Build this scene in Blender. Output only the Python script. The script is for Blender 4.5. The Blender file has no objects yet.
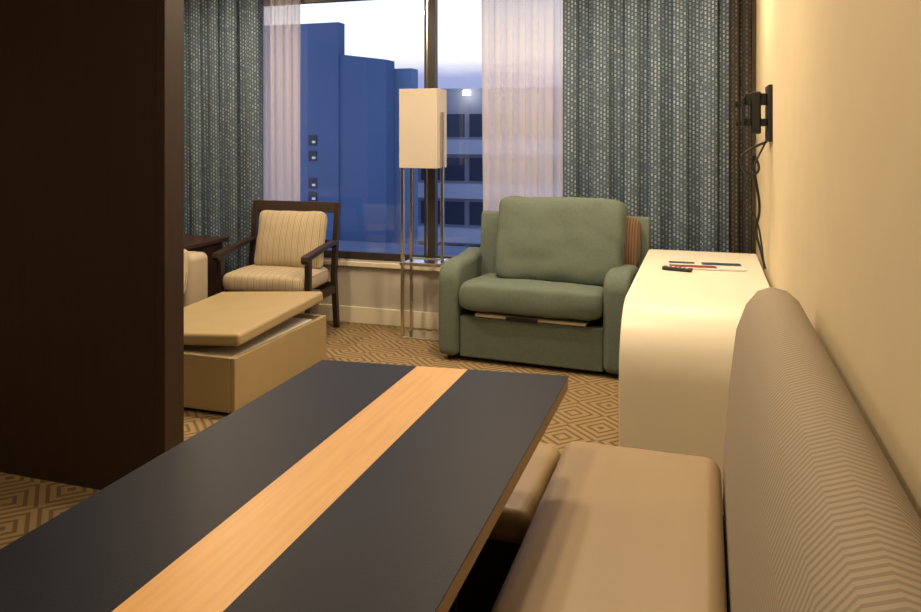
import bpy, bmesh, math, random
from mathutils import Vector, noise as mnoise
random.seed(4)
S=bpy.context.scene
try:
    S.view_settings.view_transform='Standard'
except Exception: pass

# ---------------- materials ----------------
def newmat(name):
    m=bpy.data.materials.new(name); m.use_nodes=True
    nt=m.node_tree; b=nt.nodes['Principled BSDF']
    return m,nt,b
def N(nt,t,**kw):
    n=nt.nodes.new(t)
    for k,v in kw.items(): setattr(n,k,v)
    return n
def math_n(nt,op,a,b=None,c=None):
    n=nt.nodes.new('ShaderNodeMath'); n.operation=op
    for i,v in enumerate((a,b,c)):
        if v is None: continue
        if isinstance(v,(int,float)): n.inputs[i].default_value=v
        else: nt.links.new(v,n.inputs[i])
    return n.outputs[0]
def mixc(nt,fac,c1,c2):
    n=nt.nodes.new('ShaderNodeMix'); n.data_type='RGBA'
    if isinstance(fac,(int,float)): n.inputs[0].default_value=fac
    else: nt.links.new(fac,n.inputs[0])
    for i,c in ((6,c1),(7,c2)):
        if isinstance(c,tuple): n.inputs[i].default_value=(*c,1)
        else: nt.links.new(c,n.inputs[i])
    return n.outputs[2]
def coords(nt,kind='Object',scale=(1,1,1)):
    t=nt.nodes.new('ShaderNodeTexCoord'); m=nt.nodes.new('ShaderNodeMapping')
    m.inputs['Scale'].default_value=scale
    nt.links.new(t.outputs[kind],m.inputs[0]); return m.outputs[0]
def noise(nt,vec,scale,detail=3):
    n=nt.nodes.new('ShaderNodeTexNoise'); n.inputs['Scale'].default_value=scale; n.inputs['Detail'].default_value=detail
    nt.links.new(vec,n.inputs['Vector']); return n.outputs['Fac']
def bump(nt,b,h,strength=.2,dist=.005):
    n=nt.nodes.new('ShaderNodeBump'); n.inputs['Strength'].default_value=strength; n.inputs['Distance'].default_value=dist
    nt.links.new(h,n.inputs['Height']); nt.links.new(n.outputs[0],b.inputs['Normal'])
def plain(name,c,rough=.5,metal=0,var=.06,nscale=6,bs=0,bscale=200,spec=.5):
    m,nt,b=newmat(name)
    v=coords(nt); f=noise(nt,v,nscale)
    c2=tuple(x*(1-var*2) for x in c); c1=tuple(min(1,x*(1+var)) for x in c)
    nt.links.new(mixc(nt,f,c2,c1),b.inputs['Base Color'])
    b.inputs['Roughness'].default_value=rough; b.inputs['Metallic'].default_value=metal
    b.inputs['Specular IOR Level'].default_value=spec
    if bs: bump(nt,b,noise(nt,v,bscale),bs,.003)
    return m
def wood(name,c1,c2,rough=.4,axis=1,scale=1,coat=0):
    m,nt,b=newmat(name)
    sc=[30*scale]*3; sc[axis]=1.5*scale
    v=coords(nt,scale=tuple(sc)); f=noise(nt,v,2,5)
    nt.links.new(mixc(nt,f,c1,c2),b.inputs['Base Color']); b.inputs['Roughness'].default_value=rough
    return m
def striped(name,base,line,axis,freq,duty=.25,rough=.9,line2=None):
    m,nt,b=newmat(name)
    v=coords(nt); s=nt.nodes.new('ShaderNodeSeparateXYZ'); nt.links.new(v,s.inputs[0])
    a=math_n(nt,'MULTIPLY',s.outputs[axis],freq); fr=math_n(nt,'FRACT',a)
    f=math_n(nt,'LESS_THAN',fr,duty)
    col=mixc(nt,f,base,line)
    if line2:
        a2=math_n(nt,'FRACT',math_n(nt,'MULTIPLY',a,.25)); f2=math_n(nt,'LESS_THAN',a2,.12)
        col=mixc(nt,f2,col,line2)
    nt.links.new(col,b.inputs['Base Color']); b.inputs['Roughness'].default_value=rough
    bump(nt,b,f,.3,.002)
    return m

M={}
M['wall']=plain('wall_paint',(.58,.49,.33),.8,var=.03)
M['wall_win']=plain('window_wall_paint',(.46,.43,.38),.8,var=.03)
M['ceil']=plain('ceiling_paint',(.8,.76,.68),.9,var=.02)
M['trim']=plain('trim_paint',(.72,.67,.54),.45,var=.02)
M['white']=plain('desk_laminate',(.78,.74,.64),.4,var=.02)
M['beige']=plain('beige_leather',(.31,.225,.13),.45,var=.04,bs=.08,bscale=300)
M['beige2']=plain('ottoman_leather',(.38,.295,.16),.5,var=.05,bs=.08,bscale=300)
M['sofa']=plain('sofa_fabric',(.42,.36,.27),.9,bs=.3)
M['green']=plain('green_fabric',(.132,.168,.146),.95,var=.10,nscale=60,bs=.4,bscale=350,spec=.2)
M['black']=plain('black_plastic',(.012,.012,.014),.4,var=.02)
M['darkbase']=plain('dark_plinth',(.015,.012,.01),.6)
M['dwood']=wood('dark_wood',(.016,.008,.006),(.034,.016,.010),.5,axis=2)
M['dwoodh']=wood('dark_wood_h',(.030,.013,.009),(.060,.026,.016),.38,axis=0)
M['tabletop']=plain('table_dark_laminate',(.0075,.0095,.021),.5,var=.12,nscale=3,bs=.1,bscale=250,spec=.16)
M['edge']=wood('table_edge',(.24,.16,.08),(.36,.24,.13),.45,axis=1)
M['oak']=wood('oak_inlay',(.46,.25,.075),(.66,.39,.14),.45,axis=1,scale=1.2)
M['chrome']=plain('chrome',(.7,.68,.65),.22,1,var=.02)
M['winframe']=plain('window_frame_paint',(.035,.03,.03),.4)
M['stripe']=striped('striped_fabric',(.48,.41,.30),(.37,.30,.20),0,80,.4,line2=(.29,.22,.14))
M['benchback']=striped('ribbed_fabric',(.33,.28,.22),(.24,.20,.15),1,60,.45)
M['brownp']=striped('brown_fabric',(.16,.10,.06),(.09,.05,.03),0,60,.4)
M['mattress']=plain('mattress_ticking',(.75,.72,.65),.9)
M['paper']=plain('magazine_paper',(.75,.72,.7),.4)
M['red']=plain('magazine_print',(.25,.05,.05),.4)

m,nt,b=newmat('lampshade_fabric'); b.inputs['Base Color'].default_value=(.54,.49,.44,1); b.inputs['Roughness'].default_value=.9
bump(nt,b,noise(nt,coords(nt),300),.15,.002); M['shade']=m

# carpet with concentric diamonds
m,nt,b=newmat('carpet')
v=coords(nt); s=nt.nodes.new('ShaderNodeSeparateXYZ'); nt.links.new(v,s.inputs[0])
fx=math_n(nt,'ABSOLUTE',math_n(nt,'SUBTRACT',math_n(nt,'FRACT',math_n(nt,'MULTIPLY',s.outputs[0],1/.34)),.5))
fy=math_n(nt,'ABSOLUTE',math_n(nt,'SUBTRACT',math_n(nt,'FRACT',math_n(nt,'MULTIPLY',s.outputs[1],1/.34)),.5))
d=math_n(nt,'ADD',fx,fy)
ring=math_n(nt,'LESS_THAN',math_n(nt,'FRACT',math_n(nt,'MULTIPLY',d,6)),.40)
nz=noise(nt,v,120,2)
col=mixc(nt,ring,(.34,.245,.13),(.135,.09,.048))
col=mixc(nt,math_n(nt,'MULTIPLY',nz,.6),col,(.20,.142,.078))
nt.links.new(col,b.inputs['Base Color']); b.inputs['Roughness'].default_value=1; b.inputs['Specular IOR Level'].default_value=.1
bump(nt,b,nz,.5,.004); M['carpet']=m

# heavy curtain
def curtain_mat(name,dark,light):
    m,nt,b=newmat(name)
    t=nt.nodes.new('ShaderNodeTexCoord'); s=nt.nodes.new('ShaderNodeSeparateXYZ'); nt.links.new(t.outputs['UV'],s.inputs[0])
    a=math_n(nt,'MULTIPLY',s.outputs[0],1/.024); bb=math_n(nt,'MULTIPLY',s.outputs[1],1/.030)
    row=math_n(nt,'FLOOR',a)
    bb=math_n(nt,'ADD',bb,math_n(nt,'MULTIPLY',row,.37))
    fa=math_n(nt,'FRACT',a); fb=math_n(nt,'FRACT',bb)
    f=math_n(nt,'MULTIPLY',math_n(nt,'LESS_THAN',fa,.5),math_n(nt,'LESS_THAN',fb,.62))
    cell=nt.nodes.new('ShaderNodeCombineXYZ'); nt.links.new(math_n(nt,'FLOOR',bb),cell.inputs[0]); nt.links.new(row,cell.inputs[1])
    w=nt.nodes.new('ShaderNodeTexWhiteNoise'); w.noise_dimensions='2D'; nt.links.new(cell.outputs[0],w.inputs['Vector'])
    f=math_n(nt,'MULTIPLY',f,math_n(nt,'ADD',math_n(nt,'MULTIPLY',w.outputs['Value'],.8),.2))
    nt.links.new(mixc(nt,f,dark,light),b.inputs['Base Color']); b.inputs['Roughness'].default_value=.85
    b.inputs['Specular IOR Level'].default_value=.25
    return m
M['curtain']=curtain_mat('curtain_fabric',(.056,.085,.130),(.28,.35,.43))
M['curtain_shaded']=curtain_mat('curtain_fabric_shaded',(.030,.027,.026),(.11,.10,.09))  # curtain lining in shadow: the shade is put into the fabric colour

# sheer
m,nt,b=newmat('sheer_fabric'); nt.nodes.remove(b)
out=nt.nodes['Material Output']
tr=N(nt,'ShaderNodeBsdfTransparent'); df=N(nt,'ShaderNodeBsdfDiffuse'); tl=N(nt,'ShaderNodeBsdfTranslucent')
df.inputs[0].default_value=(.84,.79,.77,1); tl.inputs[0].default_value=(.92,.88,.92,1); tr.inputs[0].default_value=(.94,.92,.95,1)
m1=N(nt,'ShaderNodeMixShader'); m1.inputs[0].default_value=.5; nt.links.new(df.outputs[0],m1.inputs[1]); nt.links.new(tl.outputs[0],m1.inputs[2])
m2=N(nt,'ShaderNodeMixShader'); m2.inputs[0].default_value=.72; nt.links.new(tr.outputs[0],m2.inputs[1]); nt.links.new(m1.outputs[0],m2.inputs[2])
nt.links.new(m2.outputs[0],out.inputs[0]); M['sheer']=m
# glass
m,nt,b=newmat('window_glass'); nt.nodes.remove(b); out=nt.nodes['Material Output']
tr=N(nt,'ShaderNodeBsdfTransparent'); gl=N(nt,'ShaderNodeBsdfGlossy'); gl.inputs['Roughness'].default_value=.02
tr.inputs[0].default_value=(.93,.96,1,1)
m2=N(nt,'ShaderNodeMixShader'); m2.inputs[0].default_value=.05; nt.links.new(tr.outputs[0],m2.inputs[1]); nt.links.new(gl.outputs[0],m2.inputs[2])
nt.links.new(m2.outputs[0],out.inputs[0]); M['glass']=m
# outside
M['bblue']=plain('tower_blue_cladding',(.18,.265,.42),.9,var=.12,nscale=.15,spec=0)
M['bblue2']=plain('tower_light_cladding',(.30,.40,.56),.9,var=.08,nscale=.3,spec=0)
M['bgrey']=plain('block_grey_wall',(.46,.46,.50),.9,var=.08,nscale=.5,spec=0)
M['bband']=plain('block_white_band',(.84,.82,.84),.9,var=.05,nscale=.5,spec=0)
M['bglass']=plain('block_dark_glazing',(.05,.07,.11),.4)
def emis(name,c,s):
    m,nt,b=newmat(name); b.inputs['Base Color'].default_value=(*c,1); b.inputs['Emission Color'].default_value=(*c,1); b.inputs['Emission Strength'].default_value=s; return m
M['lit']=emis('lit_window',(.8,.75,.6),.35)
M['flood']=emis('floodlight',(1,.97,.9),12)
M['down']=emis('downlight_lens',(1,.8,.55),5)

# ---------------- geometry helpers ----------------
def empty(name,loc=(0,0,0),rot=0):
    e=bpy.data.objects.new(name,None); S.collection.objects.link(e); e.location=loc; e.rotation_euler=(0,0,rot); e.empty_display_size=.1; return e
def finish(name,bm,mat,parent=None,bevel=0,seg=3,smooth=True,sub=0):
    me=bpy.data.meshes.new(name); bmesh.ops.recalc_face_normals(bm,faces=bm.faces); bm.to_mesh(me); bm.free()
    o=bpy.data.objects.new(name,me); S.collection.objects.link(o)
    if mat is not None: me.materials.append(mat)
    if smooth:
        for p in me.polygons: p.use_smooth=True
    if bevel:
        md=o.modifiers.new('Bevel','BEVEL'); md.width=bevel; md.segments=seg; md.limit_method='ANGLE'; md.angle_limit=math.radians(40); md.harden_normals=True
    if sub:
        md=o.modifiers.new('Sub','SUBSURF'); md.levels=sub; md.render_levels=sub
    if parent: o.parent=parent
    return o
def box(name,x0,x1,y0,y1,z0,z1,mat,parent=None,bevel=0,seg=3):
    bm=bmesh.new(); bmesh.ops.create_cube(bm,size=1)
    for v in bm.verts:
        v.co=Vector(((x0+x1)/2+v.co.x*(x1-x0),(y0+y1)/2+v.co.y*(y1-y0),(z0+z1)/2+v.co.z*(z1-z0)))
    return finish(name,bm,mat,parent,bevel,seg,smooth=bevel>0)
def prism(name,pts,axis,a0,a1,mat,parent=None,bevel=0,seg=3):
    def P(p,a): return {'x':(a,p[0],p[1]),'y':(p[0],a,p[1]),'z':(p[0],p[1],a)}[axis]
    bm=bmesh.new(); A=[bm.verts.new(P(p,a0)) for p in pts]; B=[bm.verts.new(P(p,a1)) for p in pts]
    n=len(pts); bm.faces.new(A); bm.faces.new(B[::-1])
    for i in range(n): bm.faces.new((A[i],B[i],B[(i+1)%n],A[(i+1)%n]))
    return finish(name,bm,mat,parent,bevel,seg,smooth=bevel>0)
def arc(cx,cy,r,a0,a1,n=8):
    return [(cx+r*math.cos(math.radians(a0+(a1-a0)*i/n)),cy+r*math.sin(math.radians(a0+(a1-a0)*i/n))) for i in range(n+1)]
def cushion(name,w,d,h,mat,parent=None,loc=(0,0,0),rot=(0,0,0),power=6,n=26,puff=.35,wr=.006,seed=0,flare=0):
    """soft rounded slab: superellipsoid box with crowned faces and gentle wrinkles"""
    bm=bmesh.new(); bmesh.ops.create_cube(bm,size=2)
    bmesh.ops.subdivide_edges(bm,edges=bm.edges[:],cuts=n,use_grid_fill=True)
    for v in bm.verts:
        c=v.co.copy(); c=Vector([math.sin(q*math.pi/2)*.35+q*.65 for q in c])
        L=(abs(c.x)**power+abs(c.y)**power+abs(c.z)**power)**(1/power)
        c=c/L*1.0
        crown=(1-puff)+puff*(max(0,1-c.x**2)*max(0,1-c.y**2))**.45
        pinch=1-.05*(abs(c.z))**2+flare*(abs(c.x*c.y))**3
        co=Vector((c.x*w/2*pinch,c.y*d/2*pinch,c.z*h/2*crown))
        nn=mnoise.noise(co*7+Vector((seed,seed*2,0)))*wr+mnoise.noise(co*18+Vector((0,seed,3)))*wr*.4
        v.co=co+c.normalized()*nn
    o=finish(name,bm,mat,parent); o.location=loc; o.rotation_euler=rot; return o
def tube(name,pts,r,mat,parent=None,smooth=True):
    cu=bpy.data.curves.new(name,'CURVE'); cu.dimensions='3D'; cu.bevel_depth=r; cu.bevel_resolution=3
    sp=cu.splines.new('NURBS' if smooth else 'POLY'); sp.points.add(len(pts)-1)
    for i,p in enumerate(pts): sp.points[i].co=(*p,1)
    if smooth: sp.use_endpoint_u=True; sp.order_u=3
    o=bpy.data.objects.new(name,cu); S.collection.objects.link(o); cu.materials.append(mat)
    if parent: o.parent=parent
    return o
def curtain(name,x0,x1,y,z0,z1,folds,amp,mat,narrow=0,shift=0,seed=0):
    rnd=random.Random(seed); nx=folds*18; nz=16
    ph=[rnd.uniform(-1.1,1.1) for _ in range(folds+2)]; am=[rnd.uniform(.6,1.0) for _ in range(folds+2)]
    bm=bmesh.new(); uvl=bm.loops.layers.uv.new('UVMap'); g={}; arcl=[0]
    base=[]
    for i in range(nx+1):
        s=i/nx; k=s*folds; ki=int(min(k,folds-1)); fr=k-ki
        A=am[ki]*(1-fr)+am[ki+1]*fr; p=ph[ki]*(1-fr)+ph[ki+1]*fr
        base.append((x0+(x1-x0)*s, math.cos(2*math.pi*k+p)*amp*A, math.sin(4*math.pi*k+2*p)*amp*.42))
    for i in range(1,nx+1):
        arcl.append(arcl[-1]+math.hypot(base[i][0]+base[i][2]-base[i-1][0]-base[i-1][2],base[i][1]-base[i-1][1]))
    for i in range(nx+1):
        for j in range(nz+1):
            t=j/nz; s=i/nx
            w=1-narrow*(1-t)**1.3
            xc=(x0+x1)/2+shift*(1-t)
            x=xc+(base[i][0]+base[i][2]-(x0+x1)/2)*w
            yy=y+base[i][1]*(1-.15*t)+amp*.1*math.sin(9*s*folds+5*t)
            g[i,j]=bm.verts.new((x,yy,z0+(z1-z0)*t))
    for i in range(nx):
        for j in range(nz):
            f=bm.faces.new((g[i,j],g[i+1,j],g[i+1,j+1],g[i,j+1]))
            for l,(a,c) in zip(f.loops,((i,j),(i+1,j),(i+1,j+1),(i,j+1))): l[uvl].uv=(arcl[a],(z1-z0)*c/nz)
    return finish(name,bm,mat)

# ---------------- room shell ----------------
XL,XR,YB,YW,ZC=-5.0,.32,-2.2,5.5,2.75
box('floor',XL-.1,XR+.1,YB-.1,YW+.12,-.08,0,M['carpet'])
box('ceiling',XL-.1,XR+.1,YB-.1,YW+.12,ZC,ZC+.08,M['ceil'])
box('wall_right',XR,XR+.12,YB-.1,YW+.12,0,ZC,M['wall'])
box('wall_left',XL-.12,XL,YB-.1,YW+.12,0,ZC,M['wall'])
box('wall_rear',XL,XR,YB-.1,YB,0,ZC,M['wall'])
WX0,WX1,WZ0,WZ1=-3.75,-.4,.50,2.62
ww=empty('wall_window')
box('below_sill',XL,XR,YW,YW+.12,0,WZ0,M['wall_win'],ww)
box('above_window',XL,XR,YW,YW+.12,WZ1,ZC,M['wall_win'],ww)
box('pier_left',XL,WX0,YW,YW+.12,WZ0,WZ1,M['wall_win'],ww)
box('pier_right',WX1,XR,YW,YW+.12,WZ0,WZ1,M['wall_win'],ww)
box('baseboard_window',XL,XR,YW-.02,YW,0,.13,M['trim'],bevel=.006)
box('baseboard_right',XR-.015,XR,YB,YW-.02,0,.12,M['trim'],bevel=.005)
box('trim_sill',-3.1,-1.6,YW-.03,YW,WZ0-.05,WZ0-.012,M['trim'],bevel=.006)
win=empty('window_1')
fy0,fy1=YW+.01,YW+.07
box('frame_bottom',WX0,WX1,fy0,fy1,WZ0,WZ0+.06,M['winframe'],win)
box('frame_top',WX0,WX1,fy0,fy1,WZ1-.05,WZ1,M['winframe'],win)
box('frame_left',WX0,WX0+.05,fy0,fy1,WZ0+.06,WZ1-.05,M['winframe'],win)
box('frame_right',WX1-.05,WX1,fy0,fy1,WZ0+.06,WZ1-.05,M['winframe'],win)
box('mullion',-2.075,-1.985,fy0,fy1,WZ0+.06,WZ1-.05,M['winframe'],win)
box('mullion_face',-2.055,-2.043,fy0-.006,fy0,WZ0+.06,WZ1-.05,M['chrome'],win)
box('pane_left',WX0+.05,-2.075,fy0+.02,fy0+.026,WZ0+.06,WZ1-.05,M['glass'],win)
box('pane_right',-1.985,WX1-.05,fy0+.02,fy0+.026,WZ0+.06,WZ1-.05,M['glass'],win)

# dark wood divider on the left
dv=empty('wall_divider')
box('panel',-3.9,-2.13,2.58,2.66,0,ZC,M['dwood'],dv)
box('end_post',-2.13,-2.085,2.56,2.68,0,ZC,M['dwood'],dv,bevel=.004)

# ---------------- curtains ----------------
curtain('curtain',-4.9,-3.42,5.375,.02,2.72,8,.055,M['curtain'],narrow=.02,shift=.03,seed=1)
curtain('curtain.001',-.98,.13,5.385,.02,2.72,6,.055,M['curtain'],narrow=.0,seed=2)
curtain('curtain.002',.15,.30,5.42,.02,2.72,2,.03,M['curtain_shaded'],seed=3)  # end section at the right wall, its shadow painted as darker fabric
curtain('sheer_curtain',-3.50,-3.13,5.465,.02,2.72,5,.02,M['sheer'],narrow=.05,seed=4)
curtain('sheer_curtain.001',-1.61,-.94,5.465,.02,2.72,7,.022,M['sheer'],narrow=.06,shift=.0,seed=5)

# ---------------- dining table ----------------
t=empty('dining_table')
yn=.25; c0=(-1.213,2.26); c1=(-.405,2.345)
def yf(x): return c0[1]+(c1[1]-c0[1])*(x-c0[0])/(c1[0]-c0[0])
def slab(name,x0,x1,z0,z1,mat,ins=0):
    return prism(name,[(x0,yn+ins),(x1,yn+ins),(x1,yf(x1)-ins),(x0,yf(x0)-ins)],'z',z0,z1,mat,t)
slab('top_core',-1.211,-.407,.708,.747,M['edge'],.002)
slab('top_dark_left',-1.213,-.888,.747,.750,M['tabletop'])
slab('top_inlay',-.888,-.722,.747,.750,M['oak'])
slab('top_dark_right',-.722,-.405,.747,.750,M['tabletop'])
box('pedestal_far',-1.0,-.62,1.82,1.9,.05,.708,M['dwood'],t,bevel=.005)
box('pedestal_near',-1.0,-.62,.62,.70,.05,.708,M['dwood'],t,bevel=.005)
box('stretcher',-.83,-.79,.70,1.82,.3,.4,M['dwoodh'],t)
box('foot_far',-1.1,-.54,1.77,1.95,0,.05,M['dwood'],t,bevel=.005)
box('foot_near',-1.1,-.54,.57,.75,0,.05,M['dwood'],t,bevel=.005)

# ---------------- dining bench ----------------
bn=empty('dining_bench')
box('seat',-.455,.045,.55,2.57,.34,.475,M['beige'],bn,bevel=.045,seg=6)
box('plinth',-.38,.28,.6,2.45,0,.34,M['darkbase'],bn,bevel=.01)
pr=[(.05,.30),(.055,.50),(.07,.70),(.092,.88),(.12,.96)]+[(.155,1.005),(.195,1.02),(.24,1.01),(.275,.98),(.30,.93),(.305,.30)]
prism('backrest',pr,'y',.55,2.60,M['benchback'],bn,bevel=.03,seg=5)

st=empty('upholstered_stool')
box('cushion',-1.12,-.475,2.09,2.62,.33,.43,M['beige'],st,bevel=.035,seg=6)
box('body',-1.08,-.50,2.13,2.56,.04,.33,M['darkbase'],st,bevel=.01)
for i,(a,b_) in enumerate(((-1.06,2.14),(-.54,2.14),(-1.06,2.52),(-.54,2.52))): box('foot_%d'%(i+1),a,a+.03,b_,b_+.03,0,.04,M['black'],st)

# ---------------- waterfall desk ----------------
dk=empty('console_desk')
Y0,Y1,Zt,R,T=3.30,5.12,.75,.30,.07
outer=[(Y0,0)]+arc(Y0+R,Zt-R,R,180,90,14)+arc(Y1-.03,Zt-.03,.03,90,0,6)+[(Y1,0)]
inner=[(Y1-T,0),(Y1-T,Zt-T-.05),(Y1-T-.05,Zt-T)]+arc(Y0+R,Zt-R,R-T,90,180,14)+[(Y0+T,0)]
o=prism('waterfall_shell',outer+inner,'x',-.355,.30,M['white'],dk,bevel=.006)
mg=empty('magazine',(.0,4.50,.752),math.radians(4))
box('pages',-.21,.2,-.11,.09,0,.010,M['paper'],mg,bevel=.002)
box('cover_band',-.20,.05,-.10,-.03,.010,.012,M['red'],mg)
box('cover_photo',-.02,.19,-.0,.08,.010,.012,M['bglass'],mg)
box('cover_photo_2',-.20,-.06,.02,.08,.010,.012,M['bglass'],mg)
rc=empty('remote_control',(-.15,4.33,.752),math.radians(75))
box('body',-.022,.022,-.08,.08,0,.018,M['black'],rc,bevel=.006)
for k in range(5): box('button_%d'%(k+1),-.012,.012,-.06+k*.025,-.048+k*.025,.018,.020,M['paper'],rc)

# ---------------- armchair (twin sleeper) ----------------
ac=empty('armchair',(-1.07,4.72,0),math.radians(-3.5))
hw=.635
for sgn,nm in ((-1,'arm_left'),(1,'arm_right')):
    x0,x1=(-hw,-hw+.15) if sgn<0 else (hw-.17,hw)
    prof=[(.0,.03)]+[(-.005,.3)]+arc(.13,.52,.13,180,90,9)+[(.35,.655),(.56,.685),(.56,.03)]
    prism(nm,prof,'x',x0,x1,M['green'],ac,bevel=.045,seg=6)
box('front_rail',-hw+.15,hw-.17,.03,.10,.03,.300,M['green'],ac,bevel=.012)
box('base',-hw+.15,hw-.17,.11,.50,.03,.26,M['green'],ac)
box('folded_mattress',-.38,.36,.035,.50,.300,.322,M['mattress'],ac,bevel=.01)
box('bed_frame_bar',-.16,.05,.018,.034,.298,.318,M['black'],ac)
cushion('seat_cushion',.96,.62,.205,M['green'],ac,(-.01,.265,.43),(math.radians(-2),0,0),puff=.13,power=10,seed=2,wr=.007)
prism('back_shell',[(.48,.03),(.46,.55),(.485,.90),(.50,.945),(.535,.95),(.575,.92),(.575,.03)],'x',-.50,hw+.05,M['green'],ac,bevel=.03,seg=5)
cushion('back_cushion',.87,.58,.23,M['green'],ac,(.115,.34,.785),(math.radians(77),0,0),puff=.30,power=10,wr=.012,seed=9)
cushion('throw_pillow',.30,.34,.12,M['brownp'],ac,(.49,.41,.78),(math.radians(78),0,math.radians(-4)),puff=.5)
for i,(a,b_) in enumerate(((-.58,.06),(.54,.06),(-.58,.48),(.54,.48))): box('foot_%d'%(i+1),a,a+.04,b_,b_+.04,0,.03,M['black'],ac)

# ---------------- floor lamp ----------------
fl=empty('floor_lamp',(-1.99,5.27,0),0)
box('shade',-.15,.145,-.11,.11,1.25,1.83,M['shade'],fl,bevel=.004)
r=.012
box('base_plate',-.14,.15,-.10,.10,0,.015,M['chrome'],fl,bevel=.003)
box('pole_left_front',-.13-r,-.13+r,-.10,-.10+2*r,.015,1.25,M['chrome'],fl,bevel=.003)
box('pole_left_back',-.13-r,-.13+r,.076,.10,.015,1.25,M['chrome'],fl,bevel=.003)
box('pole_right',.150,.172,-.05,-.028,.56,1.66,M['chrome'],fl,bevel=.003)
box('shelf_rim_front',-.142,.172,-.12,-.10,.54,.565,M['chrome'],fl,bevel=.003)
box('shelf_rim_back',-.142,.172,.10,.12,.54,.565,M['chrome'],fl,bevel=.003)
box('shelf_rim_right',.152,.172,-.10,.10,.54,.565,M['chrome'],fl,bevel=.003)
box('shelf_plate',-.13,.152,-.10,.10,.548,.558,M['chrome'],fl)

# ---------------- storage ottoman ----------------
ot=empty('storage_ottoman')
bx0,bx1,by0,by1=-3.12,-2.365,3.45,4.47
box('side_right',bx1-.03,bx1,by0,by1,.02,.315,M['beige2'],ot,bevel=.008)
box('side_left',bx0,bx0+.03,by0,by1,.02,.315,M['beige2'],ot,bevel=.008)
box('side_near',bx0+.03,bx1-.03,by0,by0+.03,.02,.315,M['beige2'],ot,bevel=.008)
box('side_far',bx0+.03,bx1-.03,by1-.03,by1,.02,.315,M['beige2'],ot,bevel=.008)
box('bottom',bx0+.03,bx1-.03,by0+.03,by1-.03,.02,.05,M['darkbase'],ot)
box('stored_blanket',bx0+.05,bx1-.05,by0+.05,by1-.05,.05,.30,M['mattress'],ot,bevel=.03)
ld=box('lid',-.385,.385,-.50,.50,-.035,.035,M['beige2'],ot,bevel=.022,seg=4)
ld.location=(-2.765,3.98,.392); ld.rotation_euler=(math.radians(2.0),math.radians(-3.5),math.radians(1.5))
for i,(a,b_) in enumerate(((bx0+.02,by0+.02),(bx1-.06,by0+.02),(bx0+.02,by1-.06),(bx1-.06,by1-.06))): box('foot_%d'%(i+1),a,a+.04,b_,b_+.04,0,.02,M['black'],ot)

# ---------------- wooden accent chair ----------------
ch=empty('wooden_armchair',(-3.04,4.74,0),math.radians(4))
W=.37
for sx,nm in ((-1,'left'),(1,'right')):
    x=sx*W; xa,xb=(x,x+.04) if sx<0 else (x-.04,x)
    prism('front_leg_'+nm,[(.03,0),(.065,0),(.075,.62),(.03,.62)],'x',xa,xb,M['dwood'],ch,bevel=.004)
    prism('back_leg_'+nm,[(.54,0),(.58,0),(.53,.42),(.60,.97),(.56,.97),(.48,.42)],'x',xa,xb,M['dwood'],ch,bevel=.004)
    prism('armrest_'+nm,[(-.02,.60),(.0,.575),(.05,.60),(.30,.635),(.53,.655),(.53,.685),(.30,.668),(.04,.64),(-.01,.635)],'x',xa-.008,xb+.008,M['dwood'],ch,bevel=.006)
    box('side_rail_'+nm,xa+.005,xb-.005,.07,.51,.28,.34,M['dwood'],ch)
box('front_rail',-W+.04,W-.04,.03,.06,.28,.34,M['dwood'],ch)
box('back_rail_low',-W+.04,W-.04,.49,.52,.30,.36,M['dwood'],ch)
prism('back_rail_top',[(.545,.89),(.58,.885),(.595,.97),(.565,.97)],'x',-W+.04,W-.04,M['dwood'],ch,bevel=.004)
prism('back_rail_mid',[(.505,.62),(.53,.62),(.54,.68),(.515,.68)],'x',-W+.04,W-.04,M['dwood'],ch)
cushion('seat_cushion',.67,.52,.16,M['stripe'],ch,(0,.25,.42),(0,0,0),puff=.2,power=8,wr=.003)
cushion('back_pillow',.56,.44,.18,M['stripe'],ch,(.04,.40,.69),(math.radians(76),0,0),puff=.65,power=8,wr=.006,seed=3,flare=.05)

# ---------------- side table ----------------
sd=empty('side_table')
box('top',-4.28,-3.66,4.70,5.26,.64,.67,M['dwoodh'],sd,bevel=.004)
box('cabinet',-4.24,-3.70,4.74,5.23,.05,.64,M['dwood'],sd,bevel=.004)
box('drawer_front',-4.22,-3.72,4.725,4.74,.40,.61,M['dwoodh'],sd,bevel=.003)
box('knob',-3.98,-3.955,4.705,4.725,.50,.525,M['chrome'],sd)
for i,(a,b_) in enumerate(((-4.23,4.75),(-3.75,4.75),(-4.23,5.18),(-3.75,5.18))): box('foot_%d'%(i+1),a,a+.04,b_,b_+.04,0,.05,M['dwood'],sd)

# ---------------- sofa ----------------
so=empty('sofa')
box('base',-4.35,-3.36,2.75,4.55,.08,.30,M['sofa'],so,bevel=.02)
box('arm_far',-4.35,-3.34,4.36,4.58,.10,.67,M['sofa'],so,bevel=.05,seg=5)
box('arm_near',-4.35,-3.34,2.72,2.94,.10,.67,M['sofa'],so,bevel=.05,seg=5)
box('backrest',-4.45,-4.15,2.75,4.58,.10,.85,M['sofa'],so,bevel=.06,seg=5)
box('seat_cushion_1',-4.15,-3.36,2.96,3.64,.30,.46,M['sofa'],so,bevel=.04,seg=5)
box('seat_cushion_2',-4.15,-3.36,3.66,4.34,.30,.46,M['sofa'],so,bevel=.04,seg=5)
cushion('striped_pillow',.38,.34,.14,M['stripe'],so,(-3.48,4.25,.57),(math.radians(80),0,0),puff=.5)
for i,(a,b_) in enumerate(((-4.3,2.8),(-3.45,2.8),(-4.3,4.45),(-3.45,4.45))): box('foot_%d'%(i+1),a,a+.05,b_,b_+.05,0,.08,M['dwood'],so)

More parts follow.
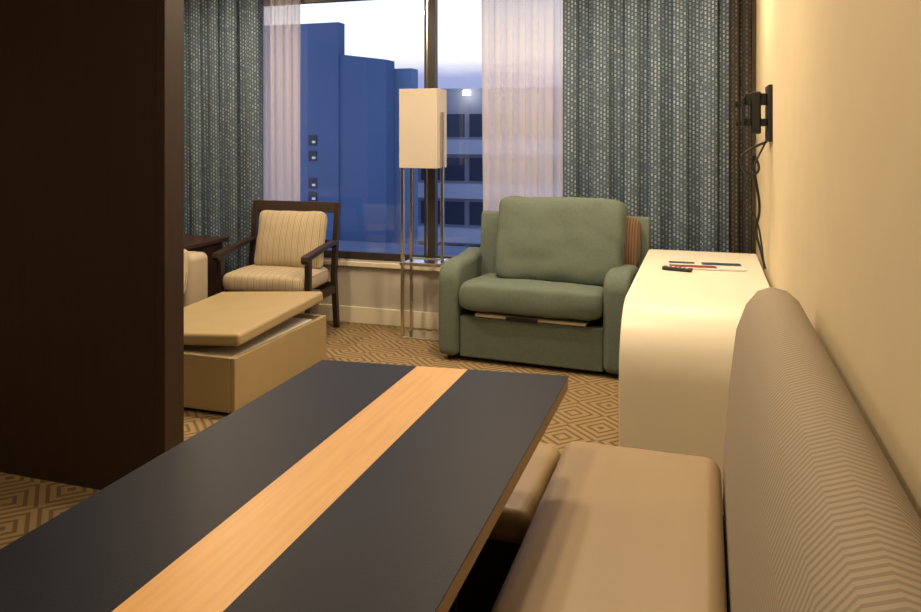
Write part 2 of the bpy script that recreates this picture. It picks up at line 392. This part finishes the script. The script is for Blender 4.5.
# ---------------- TV wall bracket and cables ----------------
tv=empty('tv_wall_bracket')
box('wall_plate',XR-.02,XR,4.12,4.36,1.46,1.75,M['black'],tv,bevel=.004)
box('arm_upper',XR-.13,XR-.02,4.20,4.26,1.65,1.71,M['black'],tv,bevel=.005)
box('arm_lower',XR-.13,XR-.02,4.20,4.26,1.54,1.58,M['black'],tv,bevel=.005)
box('pivot',XR-.10,XR-.05,4.19,4.27,1.50,1.72,M['black'],tv,bevel=.01)
box('head_plate',XR-.145,XR-.13,4.17,4.32,1.54,1.69,M['black'],tv,bevel=.004)
box('hook_upper',XR-.175,XR-.145,4.22,4.25,1.64,1.67,M['black'],tv)
box('hook_lower',XR-.175,XR-.145,4.22,4.25,1.54,1.565,M['black'],tv)
cb=empty('wall_cables')
tube('cable_1',[(.30,4.22,1.46),(.20,4.22,1.42),(.16,4.24,1.35),(.22,4.28,1.27),(.28,4.32,1.31),(.23,4.34,1.42),(.25,4.34,1.27),(.28,4.36,1.1),(.25,4.38,.98),(.28,4.40,.88),(.30,4.36,.78)],.007,M['black'],cb)
tube('cable_2',[(.30,4.30,1.46),(.20,4.30,1.25),(.19,4.32,1.13),(.26,4.36,1.05),(.29,4.45,.9),(.305,4.5,.77)],.005,M['black'],cb)

# ---------------- ceiling downlights ----------------
for i,(x,y,e) in enumerate(((-.9,1.3,23),(-.6,3.1,27),(-2.7,3.9,37),(-1.2,4.3,33),(-3.6,4.6,20),(-2.0,.2,14),(-.15,4.5,23))):
    d=empty('ceiling_downlight' if i==0 else 'ceiling_downlight.%03d'%i,(x,y,ZC))
    bm=bmesh.new(); bmesh.ops.create_cone(bm,cap_ends=True,segments=24,radius1=.075,radius2=.075,depth=.012)
    o=finish('bezel',bm,M['trim'],d,smooth=False); o.location=(0,0,-.006)
    bm=bmesh.new(); bmesh.ops.create_cone(bm,cap_ends=True,segments=24,radius1=.05,radius2=.05,depth=.006)
    o=finish('lens',bm,M['down'],d,smooth=False); o.location=(0,0,-.015)
    L=bpy.data.lights.new('downlight','AREA'); L.shape='DISK'; L.size=.14; L.energy=e; L.color=(1,.77,.49)
    lo=bpy.data.objects.new('lamp_source',L); S.collection.objects.link(lo); lo.parent=d; lo.location=(0,0,-.03)

# ---------------- outside buildings ----------------
tw=empty('office_tower')
box('tower_core',-24,-15.3,30,30.6,-25,6.4,M['bblue'],tw)
prism('tower_wing',[(-15.3,-25),(-13.07,-25),(-13.07,4.7),(-15.3,5.0)],'y',30.1,31,M['bblue'],tw)
box('tower_annex',-13.3,-12.35,31.2,32,-25,4.4,M['bblue2'],tw)
for k,z in enumerate((1.0,.3,-.9,-1.5)):
    box('tower_window_%d'%(k+1),-16.75,-16.35,29.95,30,z,z+.45,M['bglass'],tw)
    box('tower_window_light_%d'%(k+1),-16.55,-16.4,29.9,29.95,z+.1,z+.2,M['lit'],tw)
ab=empty('apartment_block')
box('block_body',-16.0,10,38,50,-25,3.9,M['bgrey'],ab)
for k in range(8):
    z=1.2-k*2.3
    box('band_%d'%(k+1),-16,10,37.5,38,z-.75,z,M['bband'],ab)
    for j in range(19):
        x=-15.8+j*1.35
        box('glazing_%d_%d'%(k+1,j+1),x,x+1.05,37.9,38,z+.15,z+1.35,M['bglass'],ab)
box('floodlight',-11.9,-11.6,37.2,37.6,3.5,3.75,M['flood'],ab)
lr=empty('lower_rooftop')
box('roof',-16,6,20,29,-8,-3.0,M['bgrey'],lr)
box('parapet',-16,6,19.7,20,-8,-2.6,M['bband'],lr)
box('road_ground',-70,70,8,90,-25.5,-25,M['bgrey'],lr)

# ---------------- world: dusk sky ----------------
w=bpy.data.worlds.new('dusk_sky'); S.world=w; w.use_nodes=True; nt=w.node_tree
bg=nt.nodes['Background']; tc=nt.nodes.new('ShaderNodeTexCoord'); sp=nt.nodes.new('ShaderNodeSeparateXYZ')
nt.links.new(tc.outputs['Generated'],sp.inputs[0])
mp=nt.nodes.new('ShaderNodeMapping'); mp.inputs['Scale'].default_value=(5,5,22); nt.links.new(tc.outputs['Generated'],mp.inputs[0])
nz=nt.nodes.new('ShaderNodeTexNoise'); nz.inputs['Scale'].default_value=1; nz.inputs['Detail'].default_value=4; nt.links.new(mp.outputs[0],nz.inputs['Vector'])
hgt=math_n(nt,'ADD',sp.outputs[2],math_n(nt,'MULTIPLY',math_n(nt,'SUBTRACT',nz.outputs['Fac'],.5),.05))
cr=nt.nodes.new('ShaderNodeValToRGB'); nt.links.new(hgt,cr.inputs[0])
E=cr.color_ramp.elements
E[0].position=0; E[0].color=(.24,.29,.45,1)
E[1].position=1; E[1].color=(.08,.12,.30,1)
for p,c in ((.07,(.32,.34,.54,1)),(.085,(.66,.63,.70,1)),(.10,(1,.95,.88,1)),(.165,(1,.98,.97,1)),(.195,(.50,.60,.88,1)),(.3,(.15,.24,.50,1))):
    e=E.new(p); e.color=c
nt.links.new(cr.outputs[0],bg.inputs[0]); bg.inputs[1].default_value=1.5

# ---------------- camera ----------------
cam=bpy.data.cameras.new('camera'); co=bpy.data.objects.new('camera',cam); S.collection.objects.link(co)
co.location=(0,0,1.5); co.rotation_euler=(math.radians(90),0,math.radians(17.9))
cam.sensor_width=36; cam.lens=36*760/921; cam.shift_y=-172/921; cam.clip_start=.05; cam.clip_end=300
S.camera=co
